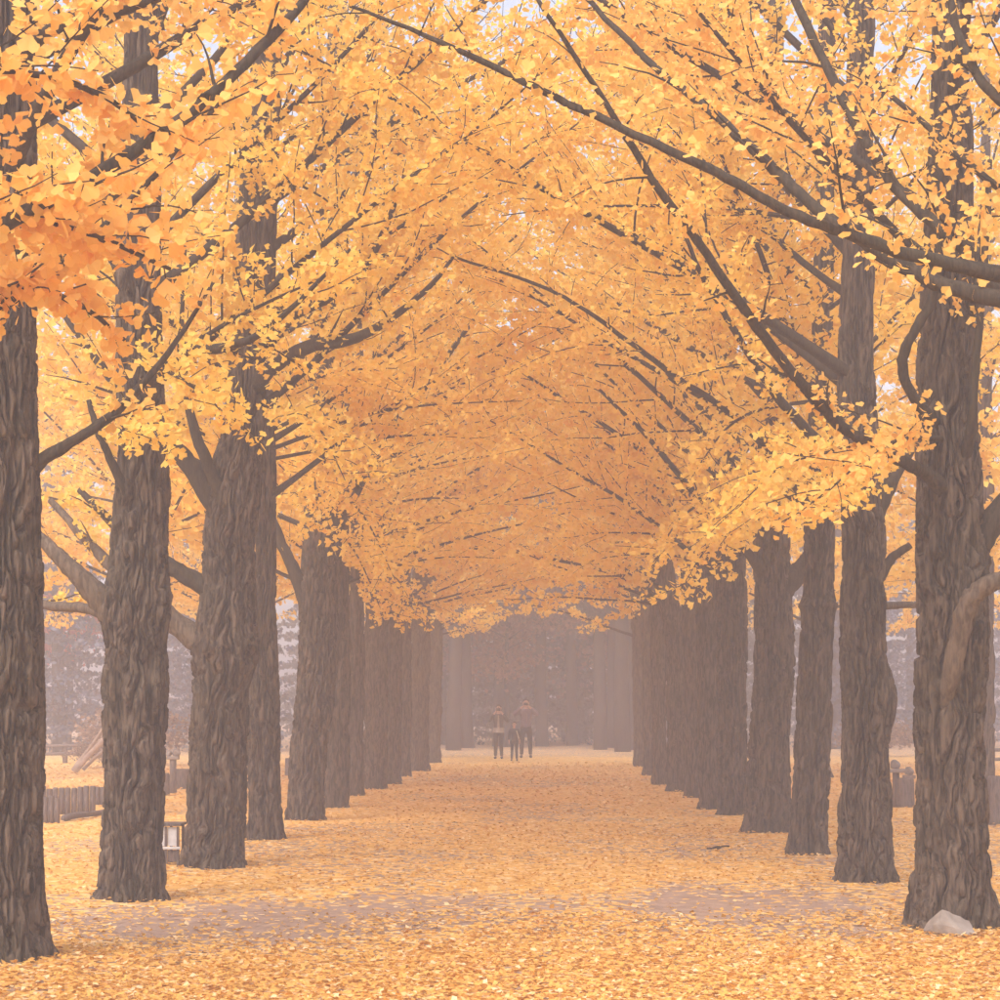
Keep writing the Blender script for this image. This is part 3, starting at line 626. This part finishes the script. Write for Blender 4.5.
def stump(label, px, py, w, h, boul=False):
    d = dd(py); g = Geo(); r = w / F * d / 2; hh = h / F * d
    g.tube([(0, 0, -.08), (0, 0, .02), (0, 0, hh * .5), (0, 0, hh - .03), (0, 0, hh)], [r * 1.1, r * 1.05, r, r * .99, r * .9], 18, rough=.06)
    o = link('stump_seat', g.mesh('stump_seat'), M_WOOD); o.location = (X(px, d), d, 0); tag(o, label, 'stump', 'stump seats on the lawns')
    return o
stump('low cut stump seat seen between the pale-limbed and the leaning ginkgo', 163, 795, 13, 22)
stump('wider cut stump seat beside the ornament post', 181, 789, 17, 20)
stump('cut stump seat beside the stone-topped post', 905, 806, 18, 28)
stump('dark cut stump seat past the boulder tree, tall', 997, 824, 20, 48)
stump('small stump seat behind the tall dark stump', 986, 806, 14, 22)
stump('worn cut stump between the last slim trunk and the leaning ginkgo', 290, 776, 10, 18)
def post(label, px, py, h, cap, balls):
    d = dd(py); s = d / F; root = tag(empty('stone_topped_post', (X(px, d), d, 0)), label, 'post', 'posts with round stones on top')
    g = Geo(); g.tube([(0, 0, -.1), (0, 0, h * s * .6), (0, 0, h * s)], [4.2 * s, 3.4 * s, 3.4 * s], 10, rough=.1); link('shaft', g.mesh('shaft'), M_WOOD, root)
    g = Geo(); g.box((0, 0, h * s + .02), (cap * s, cap * s * .8, .06), bev=.01); link('slab', g.mesh('slab', False), M_STONE, root)
    for k, (bx, br) in enumerate(balls):
        me = rock_mesh(50 + k, (br * s,) * 3, 9); st = link('round_stone', me, M_STONE, root); st.location = (bx * s, 0, h * s + .05 + br * s * .75)
post('wooden post with a slab and one round stone beside the stump seat', 896, 806, 34, 19, [(-1, 5.5)])
post('short post topped with a single stone near the boulder row', 909, 800, 22, 12, [(0, 5)])
post('wooden ornament post with two stones behind the leaning ginkgo', 173, 793, 34, 12, [(3, 4.5), (-4, 3.5)])
# low pale-panelled crate by the leaning ginkgo
d = dd(867) + .35; s = d / F
root = tag(empty('panelled_crate', (X(166, d), d, 0)), 'low wooden crate with pale panels beside the leaning ginkgo', 'crate')
for sx in (-17, 0, 12):
    for sy in (0, .3):
        g = Geo(); g.box((sx * s, sy, .185), (.025, .03, .39), bev=.003); link('corner_post', g.mesh('corner_post', False), M_WOOD, root)
g = Geo(); g.box((-2.5 * s, .15, .40), (.36, .36, .028), bev=.004); link('lid', g.mesh('lid', False), M_WOOD, root)
g = Geo(); g.box((-2.5 * s, -.012, .165), (.35, .03, .025), bev=.003); link('rail', g.mesh('rail', False), M_PANEL, root)
for (cx_, w) in ((-8.5, .145), (6, .09)):
    g = Geo(); g.box((cx_ * s, .01, .28), (w, .014, .19), bev=.002); link('panel', g.mesh('panel', False), M_PANEL, root)
    g = Geo(); g.box((cx_ * s, .01, .085), (w, .014, .12), bev=.002); link('panel', g.mesh('panel', False), M_WOOD, root)
# low wall / fence far behind the boulder row
for (lab, x0, x1, y, h) in (('low rail fence far behind the boulder row', 9.6, 16.0, 52, .62), ('low rail fence far across the lawn facing the boulder row', -17.5, -11.0, 58, .6)):
    root = tag(empty('rail_fence', (x0, y, 0)), lab, 'fence', 'low rail fences')
    n = 6
    for i in range(n + 1):
        g = Geo(); g.tube([(0, 0, -.1), (0, 0, h * .5), (0, 0, h)], [.075, .07, .065], 8, rough=.1); link('post', g.mesh('post'), M_WOOD, root).location = ((x1 - x0) * i / n, 0, 0)
    for z in (h * .45, h * .82):
        g = Geo(); t = np.linspace(0, 1, 9); g.tube(np.stack([t * (x1 - x0), np.full(9, -.07), z + .01 * np.sin(t * 20)], -1), np.full(9, .045), 8, rough=.1); link('rail', g.mesh('rail'), M_WOOD, root)

# ------------------------------------------------------------------ far wood
def conifer_mesh(seed, H, R, n, z0=.06):
    r = np.random.default_rng(seed)
    z = z0 + (1 - z0) * r.random(n) ** 1.15; lay = np.round(z * 22) / 22 + (r.random(n) - .5) * .02
    lobe = .75 + .35 * np.sin(r.random(n) * 6.28)
    a = r.random(n) * 6.283; rad = R * (1.02 - lay) ** .75 * (.25 + .75 * np.sqrt(r.random(n))) * (.8 + .3 * np.sin(a * 3 + lay * 40))
    P = np.stack([rad * np.cos(a), rad * np.sin(a), lay * H - rad * .22], -1)
    nrm = r.normal(size=P.shape) * .7 + np.array((0, 0, .6)); tip = np.stack([np.cos(a), np.sin(a), -.5 * np.ones(n)], -1) + r.normal(size=P.shape) * .3
    return leaf_mesh('crown', P, nrm, tip, .18 * (.6 + .8 * r.random(n)), r.random(n), False)
def broad_mesh(seed, H, R, n, z0, size=.2):
    r = np.random.default_rng(seed); k = 34
    c = norm(r.normal(size=(k, 3))) * (r.random((k, 1)) ** .4) * np.array((R, R, (H - z0) / 2)) * .85 + np.array((0, 0, (H + z0) / 2))
    i = r.integers(0, k, n); P = c[i] + r.normal(size=(n, 3)) * np.array((.42, .42, .24)) * R * .42
    nrm = r.normal(size=P.shape) * .8 + np.array((0, -.2, .5)); tip = r.normal(size=P.shape) + np.array((0, 0, -.5))
    return leaf_mesh('crown', P, nrm, tip, size * (.6 + .8 * r.random(n)), np.clip(r.normal(.5, .25, n), 0, 1), False)
def trunk_simple(H, r, bare=.0, seed=0):
    g = Geo(); z = np.linspace(-.2, H, 12); rr = np.random.default_rng(seed)
    g.tube(np.stack([np.cumsum(rr.normal(size=12)) * .03, np.cumsum(rr.normal(size=12)) * .03, z], -1), r * (1 - .8 * z / H) + .01, 10, rough=.1)
    for k in range(7):
        zz = H * (.3 + .6 * rr.random()); a = rr.random() * 6.28; l = H * .16; t = np.linspace(0, 1, 5)
        g.tube(np.stack([t * l * np.cos(a), t * l * np.sin(a), zz + t * l * .45], -1), np.linspace(r * .3, .015, 5), 5, cap=False)
    return g.mesh('trunk')
CON = [(conifer_mesh(70 + k, 12.5 + k * 1.2, 2.5 + .2 * k, 12000), trunk_simple(12 + k * 1.2, .24, 0, k)) for k in range(3)]
for me, tm in CON: me.materials.append(M_EVG); tm.materials.append(M_FARB)
CON_TINT = [(me.copy(), tm) for me, tm in CON]  # the same conifers again, with the haze blue painted into their needles
for me, tm in CON_TINT: me.materials.clear(); me.materials.append(M_BLU)
TALL = [(conifer_mesh(80 + k, 15 + k, 2.3, 8000, .38), trunk_simple(14.6 + k, .27, 0, 9 + k)) for k in range(2)]
for me, tm in TALL: me.materials.append(M_EVG); tm.materials.append(M_FARB)
BRO = [(broad_mesh(90 + k, 8.5 + k, 3.0, 5200, 1.6, .2), trunk_simple(6.5, .16, 0, 30 + k)) for k in range(2)]
for me, tm in BRO: me.materials.append(M_BRN); tm.materials.append(M_FARB)
def plant_tree(kind, var, x, y, rz, s, label, group, name):
    root = tag(empty(name, (x, y, 0)), label, 'tree', group); root.rotation_euler = (0, 0, rz); root.scale = (s, s, s)
    link('trunk', kind[var][1], None, root); link('crown', kind[var][0], None, root, 'stuff')
R_ = random.Random(5)
for x, y in [(-5.6, 84), (-3.2, 92), (-1.0, 88), (1.4, 95), (3.4, 87), (5.6, 93), (7.8, 86), (-8.2, 90), (.3, 104), (-4.5, 106), (5, 106), (9.6, 100), (-10.5, 102), (12.5, 92), (-2.2, 112), (2.6, 113), (8, 114)]:
    plant_tree(CON, R_.randrange(3), x, y, R_.random() * 6.28, .85 + .35 * R_.random(), 'dark dense conifer in the wood closing the end of the avenue', 'conifers closing the end of the avenue', 'conifer_tree')
for x, y in [(-4.1, 78), (-3.1, 75.5), (-2.7, 79), (2.3, 77), (2.9, 80), (3.5, 76), (3.0, 73), (4.2, 79.5), (4.0, 71), (.2, 82), (-1.6, 83), (1.4, 84)]:
    plant_tree(TALL, R_.randrange(2), x, y, R_.random() * 6.28, .9 + .2 * R_.random(), 'tall bare-stemmed pine standing before the dark wood at the avenue end', 'bare-stemmed pines at the avenue end', 'pine_tree')
for x, y in [(-1.2, 81), (1.9, 90), (-3.9, 86), (4.6, 84)]:
    plant_tree(BRO, R_.randrange(2), x, y, R_.random() * 6.28, .9 + .3 * R_.random(), 'russet brown-leaved tree among the conifers at the avenue end', 'russet trees at the avenue end', 'broadleaf_tree')
for x, y in [(-16, 70), (-19.5, 78), (-23, 86), (-13.5, 82), (-17.8, 95), (-27, 96), (-11, 74), (-21.5, 66), (-24, 74)]:
    plant_tree(CON_TINT, R_.randrange(3), x, y, R_.random() * 6.28, .8 + .35 * R_.random(), 'blue-dark conifer standing in mist past the log palisades', 'conifers past the log palisades', 'conifer_tree')
for x, y in [(13, 84), (16, 90), (19, 82), (22, 94), (15.5, 100), (25, 88), (11, 78), (19.5, 74), (23, 80)]:
    plant_tree(CON_TINT, R_.randrange(3), x, y, R_.random() * 6.28, .75 + .3 * R_.random(), 'blue-dark conifer standing in mist past the stump seats', 'conifers past the stump seats', 'conifer_tree')
mp_ = [(broad_mesh(97, 5.4, 2.6, 4200, 2.4, .17), trunk_simple(4, .12, 0, 44))]; mp_[0][0].materials.append(M_RED); mp_[0][1].materials.append(M_FARB)
plant_tree(mp_, 0, -17.0, 75, .4, 1.25, 'red-leaved maple in mist behind the log palisades', None, 'maple_tree')
sh = broad_mesh(98, 1.7, 1.1, 1500, .15, .11); sh.materials.append(M_SHR)
for x, y, s in [(-10.3, 56, 1.0), (-9.0, 60, .9), (-12.6, 62, 1.1), (9.8, 62, .9), (12.9, 64, 1.0), (-11.4, 53, .55), (11.2, 66, .9)]:
    o = link('shrub', sh); o.location = (x, y, 0); o.scale = (s, s, s * .9); o.rotation_euler = (0, 0, x)
    tag(o, 'dry brownish shrub at the misty edge of the lawn', 'shrub', 'shrubs at the edge of the lawns')
for k, (dx, dy, h, r, lab) in enumerate([(0, 0, 1.25, .085, 'thickest pale pole'), (.16, .25, 1.05, .05, 'thinner pale pole'), (-.1, .4, 1.3, .06, 'longest pale pole')]):
    g = Geo(); t = np.linspace(0, 1, 9)[:, None]; P_ = np.array((0, 0, .02)) * (1 - t) + np.array((1.2 - .2 * k, .2, h)) * t; P_[:, 2] += .05 * np.sin(t[:, 0] * 4 + k)
    g.tube(P_, np.linspace(r, r * .5, 9), 9, rough=.25)
    o = link('leaning_pole', g.mesh('leaning_pole'), M_STRAW); o.location = (at(74, 768, 50)[0] + dx, 50 + dy, 0); tag(o, lab + ' leaning at a slant on the misty lawn past the palisades', 'pole', 'leaning poles on the lawn')
# pale house wall glimpsed through the wood
root = tag(empty('pale_house', (4.2, 118, 0)), 'pale house glimpsed between trunks beyond the wood', 'building')
g = Geo(); g.box((1.2, 3, 2.2), (6, 6, 4.6), bev=.02); link('wall', g.mesh('wall', False), M_BLDG, root)
bm = bmesh.new()
vs = [bm.verts.new(v) for v in [(-2.3, -.4, 4.5), (4.7, -.4, 4.5), (4.7, 6.4, 4.5), (-2.3, 6.4, 4.5), (-2.3, 3, 6.6), (4.7, 3, 6.6)]]
for f in ((0, 1, 5, 4), (2, 3, 4, 5), (0, 4, 3), (1, 2, 5), (0, 3, 2, 1)): bm.faces.new([vs[i] for i in f])
me = bpy.data.meshes.new('roof'); bm.to_mesh(me); bm.free(); link('roof', me, M_STONE, root)

# ------------------------------------------------------------------ people
def cloth(name, c, rough=.85): return plain_material(name, c, tuple(v * .7 for v in c), 30, rough, .15)
M_SKIN = cloth('skin', (.55, .33, .25), .6); M_HAIR = cloth('hair', (.03, .022, .02), .6)
M_BLK = cloth('black_cloth', (.018, .017, .018)); M_CARD = cloth('dark_cardigan', (.055, .045, .05)); M_CREAM = cloth('cream_top', (.32, .25, .21))
M_JACK = cloth('grey_violet_jacket', (.15, .11, .15)); M_SHO = cloth('shoe', (.03, .028, .03)); M_CAMB = cloth('camera_body', (.015, .015, .016), .5); M_PALE = cloth('pale_strap', (.6, .55, .45))
def skin_mesh(chains, sub=2):
    """chains: list of lists of (x,y,z,r); chains that share a first point are joined there"""
    verts, rad, edges, idx = [], [], [], {}
    for ch in chains:
        prev = None
        for (x, y, z, r) in ch:
            key = (round(x, 4), round(y, 4), round(z, 4))
            if key not in idx: idx[key] = len(verts); verts.append((x, y, z)); rad.append(r)
            if prev is not None: edges.append((prev, idx[key]))
            prev = idx[key]
    me = bpy.data.meshes.new('tmp'); me.from_pydata(verts, edges, [])
    ob = bpy.data.objects.new('tmp', me); COL.objects.link(ob)
    md = ob.modifiers.new('skin', 'SKIN'); md.use_smooth_shade = True
    for i, sv in enumerate(me.skin_vertices[0].data):
        r = rad[i]; sv.radius = r if isinstance(r, tuple) else (r, r)
        sv.use_root = (i == 0)
    sb = ob.modifiers.new('sub', 'SUBSURF'); sb.levels = sub; sb.render_levels = sub
    dg = bpy.context.evaluated_depsgraph_get(); res = bpy.data.meshes.new_from_object(ob.evaluated_get(dg))
    bpy.data.objects.remove(ob); return res
def person(label, x, y, H, arms, top_mat, leg_mat, inner=None, hem=False, faceaway=False, stance=.1, longhair=False, strap=False):
    k = H / 1.75
    S = lambda ch: [tuple(v * k for v in p[:3]) + (p[3] * k if not isinstance(p[3], tuple) else tuple(q * k for q in p[3]),) for p in ch]
    root = tag(empty('person', (x, y, 0)), label, 'person', None); root.rotation_euler = (0, 0, math.pi if faceaway else 0)
    pel = (0, 0, .96, (.115, .085)); spine = [pel, (0, 0, 1.15, (.115, .085)), (0, 0, 1.34, (.135, .09)), (0, -.005, 1.45, (.07, .06)), (0, -.01, 1.52, .052), (0, -.02, 1.60, (.07, .08)), (0, -.02, 1.68, (.078, .092)), (0, -.015, 1.735, .05)]
    legs = [[pel, (s * .09, 0, .86, .066), (s * (stance + .0), -.015, .50, .05), (s * (stance + .01), .01, .28, .052), (s * (stance + .015), .015, .08, .038), (s * (stance + .03), -.12, .035, .036)] for s in (-1, 1)]
    armc = []
    for s in (-1, 1):
        if arms == 'up':
            el, ha = (s * .33, -.16, 1.22), (s * .07, -.27, 1.56)
            if label.startswith('person in a grey'): el = (s * .36, -.13, 1.30)
        else: el, ha = (s * .235, .02, 1.12), (s * .24, -.05, .88)
        sh = (0, 0, 1.34, (.135, .09))
        armc.append([sh, (s * .175, 0, 1.39, .05), (*el, .04), (*[(a * .25 + b * .75) for a, b in zip(el, ha)], .034), (*ha, .03)])
    body = skin_mesh([S(c) for c in [spine] + legs + armc]); link('body', body, M_SKIN, root)
    # hands: palm and five fingers closing on what is held
    for s in (-1, 1):
        ha = np.array(armc[0 if s < 0 else 1][-1][:3]); up = np.array((-s * .25, -.25, .9)) if arms == 'up' else np.array((0, -.1, -1.)); up = up / np.linalg.norm(up)
        sd = np.array((0, -1., 0)) if arms != 'up' else np.array((-s * .6, -.8, 0)); fw = np.array((-s, 0, 0.)) if arms != 'up' else np.array((-s * .8, .3, .1))
        ch = [[(*ha, .028), (*(ha + up * .06), .034)]]
        for q in range(4):
            r0 = ha + up * .06 + sd * (.028 - .019 * q); l = (.035, .042, .04, .03)[q]
            ch.append([(*(ha + up * .06), .034), (*(r0 + up * .03), .0095), (*(r0 + up * (.03 + l * .7) + fw * .012), .009), (*(r0 + up * (.03 + l) + fw * .04), .0075)])
        th = ha + up * .025 + sd * .03
        ch.append([(*ha, .028), (*th, .011), (*(th + sd * .025 + up * .03 + fw * .015), .0095), (*(th + sd * .028 + up * .052 + fw * .03), .008)])
        link('hand', skin_mesh([S(c) for c in ch], 1), M_SKIN, root)
    # face
    g = Geo(); t = np.linspace(0, 1, 4)
    g.tube(np.array([(0, -.105, 1.655), (0, -.118, 1.635), (0, -.122, 1.625), (0, -.108, 1.615)]) * k, np.array([.008, .012, .015, .01]) * k, 8); link('nose', g.mesh('nose'), M_SKIN, root)
    for s in (-1, 1):
        g = Geo(); g.tube(np.array([(s * .03 - .012, -.104, 1.66), (s * .03, -.108, 1.662), (s * .03 + .012, -.104, 1.66)]) * k, np.array([.003, .008, .003]) * k, 6); link('eye', g.mesh('eye'), M_HAIR, root)
        g = Geo(); g.tube(np.array([(s * .08, -.02, 1.625), (s * .09, -.012, 1.65), (s * .083, -.012, 1.68)]) * k, np.array([.01, .016, .01]) * k, 6); link('ear', g.mesh('ear'), M_SKIN, root)
    g = Geo(); g.tube(np.array([(-.025, -.098, 1.593), (0, -.105, 1.591), (.025, -.098, 1.593)]) * k, np.array([.003, .007, .003]) * k, 6); link('mouth', g.mesh('mouth'), cloth('lip', (.42, .16, .14)), root)
    hb = bmesh.new(); bmesh.ops.create_uvsphere(hb, u_segments=20, v_segments=14, radius=1)
    for v in list(hb.verts):
        c = v.co
        if (c.y < -.25 and c.z < .35) or (c.z < (-.9 if longhair else -.35)): v.select = True
    bmesh.ops.delete(hb, geom=[v for v in hb.verts if v.select], context='VERTS')
    for v in hb.verts:
        w = 1 + .05 * math.sin(v.co.x * 9 + v.co.z * 7)
        zz = v.co.z * (.115 if v.co.z > 0 else (.20 if longhair else .11))
        v.co = Vector((v.co.x * .098 * w, v.co.y * .115 * w - .005, zz + 1.672)) * k
    for f in hb.faces: f.smooth = True
    me = bpy.data.meshes.new('hair'); hb.to_mesh(me); hb.free(); link('hair', me, M_HAIR, root)
    # clothes
    big = lambda ch, e: [p[:3] + ((p[3] + e) if not isinstance(p[3], tuple) else tuple(q + e for q in p[3]),) for p in ch]
    tor = [(0, 0, .90, (.17, .125)), (0, 0, .98, (.165, .12)), (0, 0, 1.15, (.15, .115)), (0, 0, 1.34, (.178, .122)), (0, -.003, 1.44, (.10, .09)), (0, -.005, 1.485, .066)]
    slv = [[(0, 0, 1.34, (.178, .122))] + big(a[1:4], .026) for a in armc]
    link('jacket', skin_mesh([S(tor)] + [S(c) for c in slv]), top_mat, root)
    if inner:
        g = Geo(); z = np.linspace(.93, 1.42, 9); g.tube(np.stack([0 * z, -.10 - .02 * np.sin((z - .9) * 5), z], -1) * k, np.array([.06, .05, .045, .04, .035, .03, .028, .025, .02]) * k, 10); link('shirt', g.mesh('shirt'), inner, root)
    if hem:
        g = Geo(); g.tube(np.array([(0, 0, .86), (0, 0, .90), (0, 0, .96), (0, 0, 1.02)]) * k, np.array([.195, .19, .18, .165]) * k, 20, cap=False); link('hem', g.mesh('hem'), M_CREAM, root)
    tr = [[(0, 0, 1.0, (.155, .115)), (0, 0, .93, (.16, .118))]] + [[(0, 0, .93, (.16, .118)), (s * .10, 0, .84, .098), (s * stance, -.012, .50, .074), (s * (stance + .01), .012, .28, .066), (s * (stance + .015), .015, .085, .056)] for s in (-1, 1)]
    link('trousers', skin_mesh([S(c) for c in tr]), leg_mat, root)
    for s in (-1, 1):
        g = Geo(); g.tube(np.array([(s * (stance + .015), .07, .045), (s * (stance + .018), .02, .055), (s * (stance + .025), -.08, .045), (s * (stance + .03), -.17, .035)]) * k, np.array([.035, .046, .044, .028]) * k, 10); link('shoe', g.mesh('shoe'), M_SHO, root)
    if strap:
        g = Geo(); t = np.linspace(0, 1, 8); g.tube(np.stack([.10 + .12 * t, -.13 + .02 * t, 1.36 - .36 * t], -1) * k, np.full(8, .02) * k, 8); link('strap', g.mesh('strap'), M_PALE, root)
    if arms == 'up':
        c = tag(empty('camera_held', (x, y - .30 * k, 1.615 * k)), 'small dark camera held up to the face of the ' + ('person in a grey-violet jacket' if not hem else 'person in a dark cardigan'), 'camera')
        g = Geo(); g.box((0, 0, 0), (.13, .05, .085), bev=.008); g.box((0, 0, .05), (.05, .045, .025), bev=.006); link('camera_body', g.mesh('camera_body', False), M_CAMB, c)
        g = Geo(); g.tube([(0, -.02, 0), (0, -.06, 0), (0, -.075, 0)], [.035, .035, .03], 14); link('lens', g.mesh('lens'), M_CAMB, c)
    return root
d = dd(759); person('person in a dark cardigan over a cream top with flared hem, photographing with raised arms', X(498.5, d), d, 1.62, 'up', M_CARD, M_BLK, M_CREAM, True, longhair=True, stance=.085)
d = dd(758); person('person in a grey-violet jacket and dark trousers, tallest, photographing with raised arms', X(526, d), d, 1.80, 'up', M_JACK, M_BLK, M_JACK, stance=.12)
d = dd(761); person('small child dressed in black standing between the two photographers', X(514.3, d), d, 1.13, 'down', M_BLK, M_BLK, stance=.10, strap=True)

# ------------------------------------------------------------------ haze
HX, HY0, HY1, HZ0, HZ1 = 165, -45, 180, -1.0, 20.5
g = Geo(); g.box((0, (HY0 + HY1) / 2, (HZ0 + HZ1) / 2), (2 * HX, HY1 - HY0, HZ1 - HZ0))
m, nt, N, Lk = new_mat('morning_haze')
v = N('ShaderNodeVolumePrincipled'); v.inputs['Color'].default_value = (.91, .88, .99, 1); v.inputs['Density'].default_value = .0074; v.inputs['Anisotropy'].default_value = .2
o = N('ShaderNodeOutputMaterial'); Lk(v.outputs[0], o.inputs['Volume'])
link('haze', g.mesh('haze', False), m, kind='stuff')
